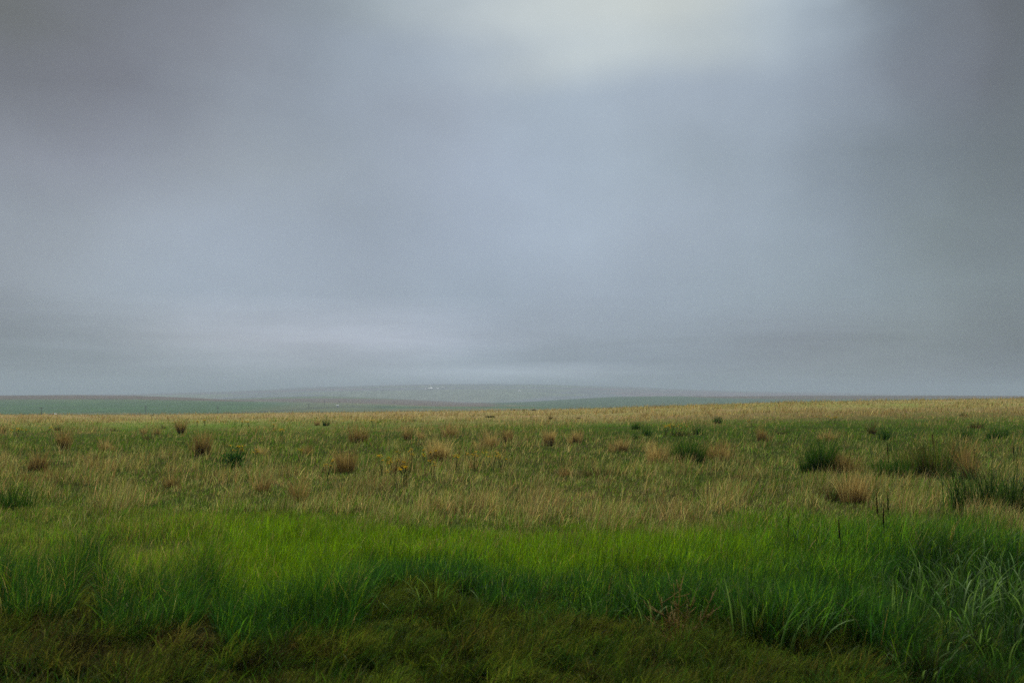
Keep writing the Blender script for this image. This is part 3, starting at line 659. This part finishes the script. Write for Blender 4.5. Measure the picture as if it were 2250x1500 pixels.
BROADS = [
 (1640, 1395, .55, .30, 34, 'glossy grass clump with thin upright leaves right of the dead brown weed', dict(upright=True)),
 (1745, 1420, .50, .34, 46, 'clump of bright arching leaves bending right at the lower right', dict(bias=-.1, arch=1.25, tone=1.15)),
 (1960, 1400, .62, .34, 60, 'fountain of straight upright leaves at the lower right', dict(upright=True, w=.011)),
 (2090, 1375, .60, .35, 36, 'clump with drooping pale leaf tips right of the fountain of straight leaves', dict(tone=1.1)),
 (2150, 1350, .62, .35, 36, 'dense leafy clump in dark grass near the right edge, upper one', dict(tone=1.05)),
 (2225, 1360, .62, .35, 40, 'leafy clump cut by the right edge of the photo', dict(tone=1.0)),
 (2190, 1460, .50, .30, 22, 'dark drooping clump in the lower right corner', dict(tone=.9)),
 (2050, 1440, .34, .25, 14, 'small sparse clump below the fountain of straight leaves', dict(tone=.95)),
 (2060, 1300, .62, .4, 30, 'leafy clump in the shade of the tall grass at right, left of the dense one', dict(tone=.95)),
 (2150, 1260, .60, .4, 26, 'clump with two curling yellow green leaf tips high in the right grass', dict(tone=1.0)),
 (1880, 1240, .60, .4, 22, 'sparse clump with long leaves lying flat across the tall grass', dict(tone=1.1, arch=1.3)),
 (1760, 1240, .52, .4, 18, 'sparse clump with silvery arching leaves in the tall grass right of centre', dict(tone=1.15)),
 (1560, 1340, .40, .2, 14, 'sparse clump of narrow leaves behind the dead brown weed', dict()),
 (1285, 1350, .40, .35, 15, 'small clump with pale flagging leaves below centre right', dict(tone=1.0, w=.010)),
 (1080, 1350, .36, .35, 14, 'small clump with bright crossed leaves below the centre', dict(tone=1.0, w=.009)),
 (620, 1395, .40, .45, 16, 'dark clump with a few pale leaves at the lower left', dict(tone=.8, w=.008, arch=1.5)),
 (330, 1375, .38, .4, 12, 'leafy clump with bright bent tips at the lower left', dict(tone=.8, w=.008)),
 (2085, 1120, .85, .3, 20, 'tall reeds with white bent leaf tips left of the dark reed clump', dict(upright=True, w=.015)),
 (2165, 1122, 1.0, 1.0, 300, 'dark dense reed clump against dry grass at the right edge', dict(w=.014, tone=.5, arch=.8)),
 (2225, 1122, .95, .6, 120, 'reed clump cut by the right edge behind the lush grass', dict(w=.014, tone=.5, arch=.8)),
 (2010, 1330, .50, .4, 34, 'leafy clump directly right of the dark hollow, above the fountain of straight leaves', dict(tone=.9)),
 (2110, 1310, .52, .4, 34, 'clump of twisted leaves in the middle of the leafy patch at right', dict(tone=1.15)),
 (2200, 1300, .55, .4, 40, 'yellowish leafy clump at the upper right of the leafy patch', dict(tone=1.2)),
 (2245, 1420, .48, .4, 30, 'low dark leafy clump at the right edge above the lower right corner', dict(tone=.85)),
 (2130, 1425, .45, .35, 24, 'clump with one long pale hanging leaf above the lower right corner', dict(tone=1.1)),
 (1880, 1380, .42, .3, 22, 'dark clump between the bright arching leaves and the fountain of straight leaves', dict(tone=.8)),
 (2020, 1490, .30, .3, 16, 'small clump at the bottom edge of the photo, right of centre', dict(tone=.85)),
 (2190, 1235, .50, .5, 34, 'shaded leafy clump directly below the lush band at the right edge', dict(tone=.9)),
 (2060, 1245, .50, .4, 30, 'shaded leafy clump below the lush band, left of the curling yellow green tips', dict(tone=.9)),
 (1690, 1385, .45, .3, 26, 'clump of upright leaves directly left of the bright arching leaves', dict(upright=True, tone=1.05)),
 (1420, 1375, .36, .2, 12, 'few dark leaves left of the dead brown weed', dict()),
 (950, 1330, .40, .25, 16, 'small dark clump in the dry gap below the lush band, left of centre', dict(tone=.9)),
]
for p in BROADS:
    broad_clump(*p[:6], **p[6])

# dead branched weed in the foreground
x, Yv, z = ground_at(1478, 1425, ymax=30)
root = empty('dead_weed', (x, Yv, z), label='dead branched brown weed with bare splayed stems in the lower right grass', category='weed')
g = np.random.default_rng(5)
for i, (dx, hh) in enumerate([(-.20, .34), (-.12, .42), (-.05, .30), (.0, .46), (.05, .50), (.12, .38), (.30, .42), (.26, .28)]):
    a = Acc(); yy = g.uniform(-.08, .08)
    pts = [np.array((0.02 * g.normal(), .02 * g.normal(), -.02))]
    for k in range(1, 6):
        t = k / 5; pts.append(np.array((dx * t ** .9 + g.normal(0, .006), yy * t, hh * t ** (1.25 if dx > .2 else 1.0))))
    a.add(*tube(pts, np.linspace(.0048, .002, 6), c3(.36, .27, .12) * g.uniform(.7, 1.2)))
    for k in range(6):
        b = pts[g.integers(2, 5)]; d = np.array((g.normal(0, .06), g.normal(0, .05), g.uniform(.03, .12)))
        a.add(*tube([b, b + d * .5 + g.normal(0, .004, 3), b + d], [.0032, .0026, .0015], c3(.32, .24, .11), 4))
    link('stem', a.mesh('stem'), MAT_DRY, root)
a = Acc(); nb = 70; P = np.stack([g.normal(0, .07, nb), g.normal(0, .06, nb), g.uniform(.0, .2, nb)], 1)
a.add(*blades(P, g.uniform(.03, .09, nb), .005, g.uniform(0, 6.28, nb), g.uniform(.2, 1.2, nb), g.uniform(.3, 1.5, nb), np.tile(c3(.20, .14, .06), (nb, 1)), 3, g=g))
link('withered_leaves', a.mesh('withered_leaves'), MAT_DRY, root)

# seed stalks
def stalk(px, row, h, head, label, col=(.07, .03, .022), lean=0.0, r=.006, hr=.02, cat='seed stalk'):
    x, Yv, z = ground_at(px, row, ymax=60)
    g = np.random.default_rng(int(px)); root = empty('seed_stalk', (x, Yv, z), label=label, category=cat, group='dark seed stalks above the grass')
    tp = np.array((lean * h, 0, h)); mid = tp * .5 + np.array((.01, 0, 0))
    a = Acc(); a.add(*tube([(0, 0, -.02), mid, tp], [r, r * .9, r * .7], c3(.12, .08, .04)))
    link('stem', a.mesh('stem'), MAT_DRY, root)
    a = Acc(); nb = 90; t = g.random(nb); P = tp[None] - np.stack([t * head * lean, t * 0, t * head], 1); an = g.uniform(0, 6.28, nb)
    a.add(*tube([tp - np.array((lean, 0, 1)) * head, tp - np.array((lean, 0, 1)) * head * .5, tp], [hr * .45, hr * .6, hr * .25], c3(*col)))
    a.add(*blades(P, hr * g.uniform(.8, 1.5, nb), hr * .5, an, g.uniform(.3, .9, nb), .3, np.tile(np.array(col), (nb, 1)) * g.uniform(.7, 1.6, (nb, 1)), 2, g=g))
    link('seed_head', a.mesh('seed_head'), MAT_DRY, root)
stalk(1947, 1042, .66, .24, 'lone dark red seed stalk between the two big green tussocks', r=.007, hr=.02)
stalk(2046, 1030, .8, .22, 'dark red seed stalk rising behind the largest tussock', r=.008, hr=.025)
stalk(2136, 1015, .42, .2, 'dark greenish seed stalk above dry grass right of the largest tussock', col=(.04, .045, .025), r=.008, hr=.022)
stalk(2222, 1015, .42, .2, 'thin dark seed stalk nearest the right edge of the photo', col=(.04, .045, .025), r=.007, hr=.02)
stalk(1923, 1205, .62, .22, 'dark branching seed stalk standing highest above the lush grass at right', lean=-.02, r=.004, hr=.013)
stalk(1930, 1225, .58, .24, 'dark brown seed stalk close right of the branching one in the lush grass', lean=.05, r=.004, hr=.012)
stalk(1840, 1250, .5, .18, 'short dark seed stalk in the lush grass beside a silvery leaf', lean=-.03, r=.004, hr=.011)
stalk(1722, 1190, .34, .16, 'little dark brown seed stalk at the upper border of the lush grass', lean=.12, r=.004, hr=.011)
stalk(1945, 1180, .52, .2, 'green forked seed stalk behind the dark branching one', col=(.03, .07, .02), r=.005, hr=.014)

# yellow wildflowers
def flower(px, row, h, nh, spread, label, group, leafy=False):
    x, Yv, z = ground_at(px, row, ymax=150)
    g = np.random.default_rng(int(px * 11 + row)); root = empty('yellow_wildflower', (x, Yv, z), label=label, category='wildflower', group=group)
    for k in range(nh):
        st = Acc(); hs = Acc()
        d = g.normal(0, spread, 2); hh = h * g.uniform(.8, 1.1)
        st.add(*tube([(d[0] * .2, d[1] * .2, -.02), (d[0] * .5, d[1] * .5, hh * .5), (d[0], d[1], hh)], [.003 + Yv * .0001] * 3, c3(.07, .12, .03), 4))
        for q in range(7):
            an = g.uniform(0, 6.28); s = .014 + Yv * .0004
            c = np.array((d[0] + g.normal(0, s), d[1] + g.normal(0, s), hh + g.normal(0, s * .6)))
            hs.add(*blades(np.tile(c, (6, 1)), s * 1.1, s * .9, an + np.arange(6) * 1.047, 1.0, .5, np.tile(c3(.62, .42, .02), (6, 1)) * g.uniform(.75, 1.1), 2, g=g, face=.1))
        link('stem', st.mesh('stem'), MAT_GRASS, root); link('flower_head', hs.mesh('flower_head'), MAT_DRY, root)
    if leafy:
        nb = 420; P = np.stack([g.normal(0, .15, nb), g.normal(0, .12, nb), g.uniform(0, h * .65, nb)], 1)
        V, T, C = blades(P, g.uniform(.06, .16, nb), .028, g.uniform(0, 6.28, nb), g.uniform(.1, 1.0, nb), .5, np.tile(DEEP * 1.3, (nb, 1)) * g.uniform(.6, 1.6, (nb, 1)), 3, g=g, wmid=True)
        link('leaves', raw_mesh('leaves', V, T, C), MAT_GRASS, root)
FG = 'yellow wildflowers on the prairie'
FL = [
 (518, 1032, .55, 7, .13, 'dark leafy weed topped with yellow flowers, left of centre', True),
 (40, 960, .4, 6, .35, 'yellow flower patch at the far left of the prairie, beside the rust brown tuft'),
 (58, 957, .35, 3, .2, 'small yellow flowers right next to the far left flower patch'),
 (105, 952, .35, 3, .2, 'faint yellow flowers left of the small blackish brown clump'),
 (436, 937, .45, 4, .2, 'left end of the yellow flower row on the upper left prairie'),
 (452, 936, .45, 5, .2, 'brightest of the yellow flowers in the upper left row'),
 (515, 934, .4, 3, .25, 'yellow flowers in the gap of the upper left row'),
 (532, 936, .4, 4, .2, 'yellow flowers right of the gap in the upper left row'),
 (549, 937, .4, 4, .2, 'right end of the yellow flower row on the upper left prairie'),
 (620, 964, .45, 5, .18, 'yellow flowers alone in green grass left of centre'),
 (602, 944, .4, 3, .15, 'small faint yellow flowers above the ones alone in green grass'),
 (563, 1018, .35, 3, .15, 'dull yellow flowers right of the dark leafy weed'),
 (658, 1018, .35, 2, .08, 'single dull yellow flower in the middle left prairie'),
 (718, 1052, .35, 3, .1, 'orange yellow flower low in brown grass left of centre'),
 (755, 935, .35, 2, .1, 'tiny yellow flower by the far gold strip left of centre'),
 (822, 941, .55, 4, .15, 'tall yellow flowers just under the far gold strip near the centre'),
 (843, 1044, .4, 5, .10, 'bright yellow flowers, leftmost of the central cluster'),
 (865, 1050, .4, 4, .09, 'yellow flowers right of the leftmost bright ones in the central cluster'),
 (903, 1032, .45, 5, .10, 'tall bright yellow flowers behind the central cluster, on the left'),
 (937, 1032, .45, 5, .10, 'tall bright yellow flowers behind the central cluster, on the right'),
 (953, 1058, .4, 3, .08, 'single bright yellow flower under the straw coloured tuft'),
 (897, 1064, .4, 5, .10, 'lowest yellow flowers of the central cluster'),
 (885, 1070, .36, 3, .08, 'small yellow flowers left of the lowest ones in the central cluster'),
 (1004, 1038, .4, 5, .13, 'yellow flowers between the central cluster and the broad tan tuft'),
 (1043, 1034, .42, 6, .12, 'bright yellow flowers just left of the photo centre line'),
 (1082, 1034, .4, 3, .08, 'small yellow flower left of the last central one'),
 (1103, 1040, .38, 3, .08, 'rightmost yellow flower of the central row'),
 (1460, 956, .4, 6, .22, 'orange yellow flowers beside the round dark green weed'),
 (1475, 957, .4, 3, .15, 'small yellow flowers between the two groups on the green strip'),
 (1494, 957, .45, 7, .25, 'brightest yellow flowers on the green strip, above the flat dark clump'),
 (1812, 931, .4, 5, .3, 'left yellow flowers on the upper right green strip'),
 (1830, 932, .4, 5, .3, 'right yellow flowers on the upper right green strip'),
 (1655, 938, .35, 2, .2, 'tiny yellow flowers at the left border of the upper right green strip'),
]
for f in FL: flower(*f[:6], FG, *(f[6:] or ()))

# ------------------------------------------------------------------ far things
M_POLE = plain_mat('weathered_pole_wood', (0.06, 0.052, 0.045), .9)
M_WHITE = plain_mat('white_painted_metal', (0.82, 0.83, 0.82), .35, 0, .05, .5)
M_ROOF = plain_mat('white_sheet_roof', (0.85, 0.86, 0.86), .3, 0, .04, .5)
M_DARK = plain_mat('dark_opening', (0.06, 0.06, 0.065), .6)
M_TYRE = plain_mat('tyre_rubber', (0.03, 0.03, 0.03), .8)
def part(name, geo, mat, parent):
    V, T, C = geo; return link(name, raw_mesh(name, V, T, None), mat, parent)
def pole(px, row, toprow, label, ymin=600, ymax=2000, arm=True, two=False):
    x, Yv, z = ground_at(px, row, ymin=ymin, ymax=ymax)
    h = max(6.0, (row - toprow) / F * Yv)
    root = empty('utility_pole', (x, Yv, z), label=label, category='utility pole', group='utility poles along the valley track')
    part('post', tube([(0, 0, -.5), (0, 0, h * .5), (0, 0, h)], [.26, .23, .18], (0, 0, 0), 8), M_POLE, root)
    if arm:
        part('crossarm', box(-1.5, 1.5, -.33, -.17, h - 1.1, h - .75), M_POLE, root)
        if two: part('crossarm', box(-1.2, 1.2, -.33, -.17, h - 2.6, h - 2.3), M_POLE, root)
pole(93, 911, 897, 'utility pole at the far left of the valley, before the green hill')
pole(322, 907, 890, 'faint utility pole above the dark far bush on the left', two=True)
pole(480, 906, 890, 'faint utility pole in the middle of the green left hill foot', two=True)
pole(714, 893, 880, 'leftmost pole of the row by the white shed, with crossarms', two=True)
pole(746, 893, 881, 'utility pole rising beside the small white shed')
pole(775, 893, 879, 'utility pole right of the small white shed, taller and plain', arm=False)
pole(866, 895, 880, 'last utility pole of the row, standing alone before the ploughed hill')
pole(679, 899, 886, 'shortest faint pole left of the row by the white shed')

def barn(px, row, w, d, h, label, rz=0.0, roof=1.0, ymin=3000, name='barn'):
    x, Yv, z = ground_at(px, row, ymin=ymin, ymax=8000)
    root = empty(name, (x, Yv, z), rz, label=label, category='farm building')
    part('wall', box(-w / 2, w / 2, -d / 2, d / 2, -2, h), M_WHITE, root)
    e = .6; rise = roof * d * .25
    V = np.array([(-w/2-e, -d/2-e, h+.02), (w/2+e, -d/2-e, h+.02), (w/2+e, 0, h + rise), (-w/2-e, 0, h + rise), (-w/2-e, d/2+e, h+.02), (w/2+e, d/2+e, h+.02),
                  (-w/2-e, -d/2-e, h+.3), (w/2+e, -d/2-e, h+.3), (w/2+e, 0, h + rise+.3), (-w/2-e, 0, h + rise+.3), (-w/2-e, d/2+e, h+.3), (w/2+e, d/2+e, h+.3)])
    Q = [(6,7,8,9),(9,8,11,10),(0,3,2,1),(3,4,5,2),(0,1,7,6),(5,4,10,11),(0,6,9,3),(3,9,10,4),(1,2,8,7),(2,5,11,8)]
    T = np.array([t for q in Q for t in ((q[0], q[1], q[2]), (q[0], q[2], q[3]))])
    link('roof', raw_mesh('roof', V, T), M_ROOF, root)
    part('door', box(-w * .12, w * .12, -d / 2 - .12, -d / 2 - .004, -1.9, h * .7), M_DARK, root)
barn(946, 855.6, 17, 14, 3.2, 'longest white farm roof on the far hazy slope')
barn(973, 854.5, 7, 8, 5.5, 'square white farm building at the right end of the far farm')
barn(962, 854.8, 9, 7, 1.8, 'low faint farm shed between the two bright white farm buildings')
barn(934, 855.0, 7, 6, 1.6, 'faint low shed left of the longest white farm roof')
barn(1141, 860.2, 11, 8, 1.8, 'thin white roof alone on the far slope right of the farm')
barn(743, 894.4, 2.4, 2.4, 2.4, 'tiny white shed at the foot of a pole on the valley track', ymin=700, name='shed')

# white vehicle at the left
x, Yv, z = ground_at(122, 912.5, ymin=500, ymax=1500)
root = empty('white_car', (x, Yv, z), label='tiny white car on the track at the foot of the left green hill', category='car')
s = Yv / 1000 * 1.0
V = np.array([(-2.3, -.9, .35), (2.3, -.9, .35), (2.3, -.9, .95), (1.1, -.9, 1.05), (.5, -.85, 1.55), (-1.9, -.85, 1.6), (-2.3, -.9, 1.0),
              (-2.3, .9, .35), (2.3, .9, .35), (2.3, .9, .95), (1.1, .9, 1.05), (.5, .85, 1.55), (-1.9, .85, 1.6), (-2.3, .9, 1.0)])
T = [(0, k, k + 1) for k in range(1, 6)] + [(7, 7 + k + 1, 7 + k) for k in range(1, 6)]
for k in range(7): b = (k + 1) % 7; T += [(k, 7 + k, 7 + b), (k, 7 + b, b)]
link('body', raw_mesh('body', V, np.array(T)), M_WHITE, root)
part('window', box(-1.6, .5, -.93, -.91, 1.1, 1.45), M_DARK, root)
for wx in (-1.45, 1.45):
    for wy in (-.92, .72):
        part('wheel', tube([(wx, wy, .33), (wx, wy + .2, .33)], [.33, .33], (0, 0, 0), 12), M_TYRE, root)

# dark far bushes
def far_bush(px, row, wpx, hpx, label, ymin=160, ymax=1300, name='distant_bush'):
    x, Yv, z = ground_at(px, row, ymin=ymin, ymax=ymax)
    w = wpx / F * Yv; h = hpx / F * Yv; g = np.random.default_rng(int(px)); nb = 700
    p = g.normal(0, 1, (nb, 3)); p /= np.linalg.norm(p, axis=1)[:, None]; p *= g.random((nb, 1)) ** .4
    P = np.stack([p[:, 0] * w / 2, p[:, 1] * w * .35, np.abs(p[:, 2]) * h * .8 * (1 + .25 * np.sin(p[:, 0] * 5))], 1)
    root = empty(name, (x, Yv, z), label=label, category='bush', group='dark bushes out on the far prairie')
    link('foliage', raw_mesh('foliage', *blades(P, h * .22, h * .2, g.uniform(0, 6.28, nb), g.uniform(.2, 1.4, nb), .4, np.tile(c3(.030, .035, .022), (nb, 1)) * g.uniform(.6, 1.5, (nb, 1)), 2, g=g, wmid=True)), MAT_GRASS, root)
    a = Acc()
    for k in range(5): d = g.normal(0, w * .22); a.add(*tube([(d * .2, 0, -.2), (d * .6, 0, h * .3), (d, g.normal(0, w * .1), h * .65)], [h * .05, h * .04, h * .02], c3(.06, .045, .035)))
    link('trunk', a.mesh('trunk'), MAT_DRY, root)
far_bush(1130, 906.0, 5.5, 3.2, 'leftmost of the three dark bushes beyond the gold crest')
far_bush(1150, 905.8, 6.5, 3.0, 'middle one of the three dark bushes beyond the gold crest')
far_bush(1173, 905.4, 11, 3.6, 'widest and rightmost of the three dark bushes beyond the gold crest')
far_bush(1118, 901.0, 3, 1.6, 'tiny bush farthest out, above and left of the three dark bushes')
far_bush(336, 914.5, 10, 2.2, 'flat dark bush on the crest at left, under a faint pole')
far_bush(1450, 893.8, 4, 2.0, 'tiny dark bush on the rising gold crest right of centre')
far_bush(709, 907.5, 3.5, 2, 'tiny dark bush in the pale valley below the poles')

# ------------------------------------------------------------------ haze
V, T, C = box(-8200, 8200, -60, 6600, -60, 78)
hz = new_mat('haze'); t = hz.node_tree
pv = t.nodes.new('ShaderNodeVolumePrincipled'); pv.inputs['Density'].default_value = 0.00031; pv.inputs['Color'].default_value = (0.50, 0.60, 0.70, 1); pv.inputs['Anisotropy'].default_value = 0.0
o = t.nodes.new('ShaderNodeOutputMaterial'); t.links.new(pv.outputs[0], o.inputs['Volume'])
link('haze', raw_mesh('haze', V, T), hz, kind='stuff', label='pale rain haze hanging over the far fields', category='haze')
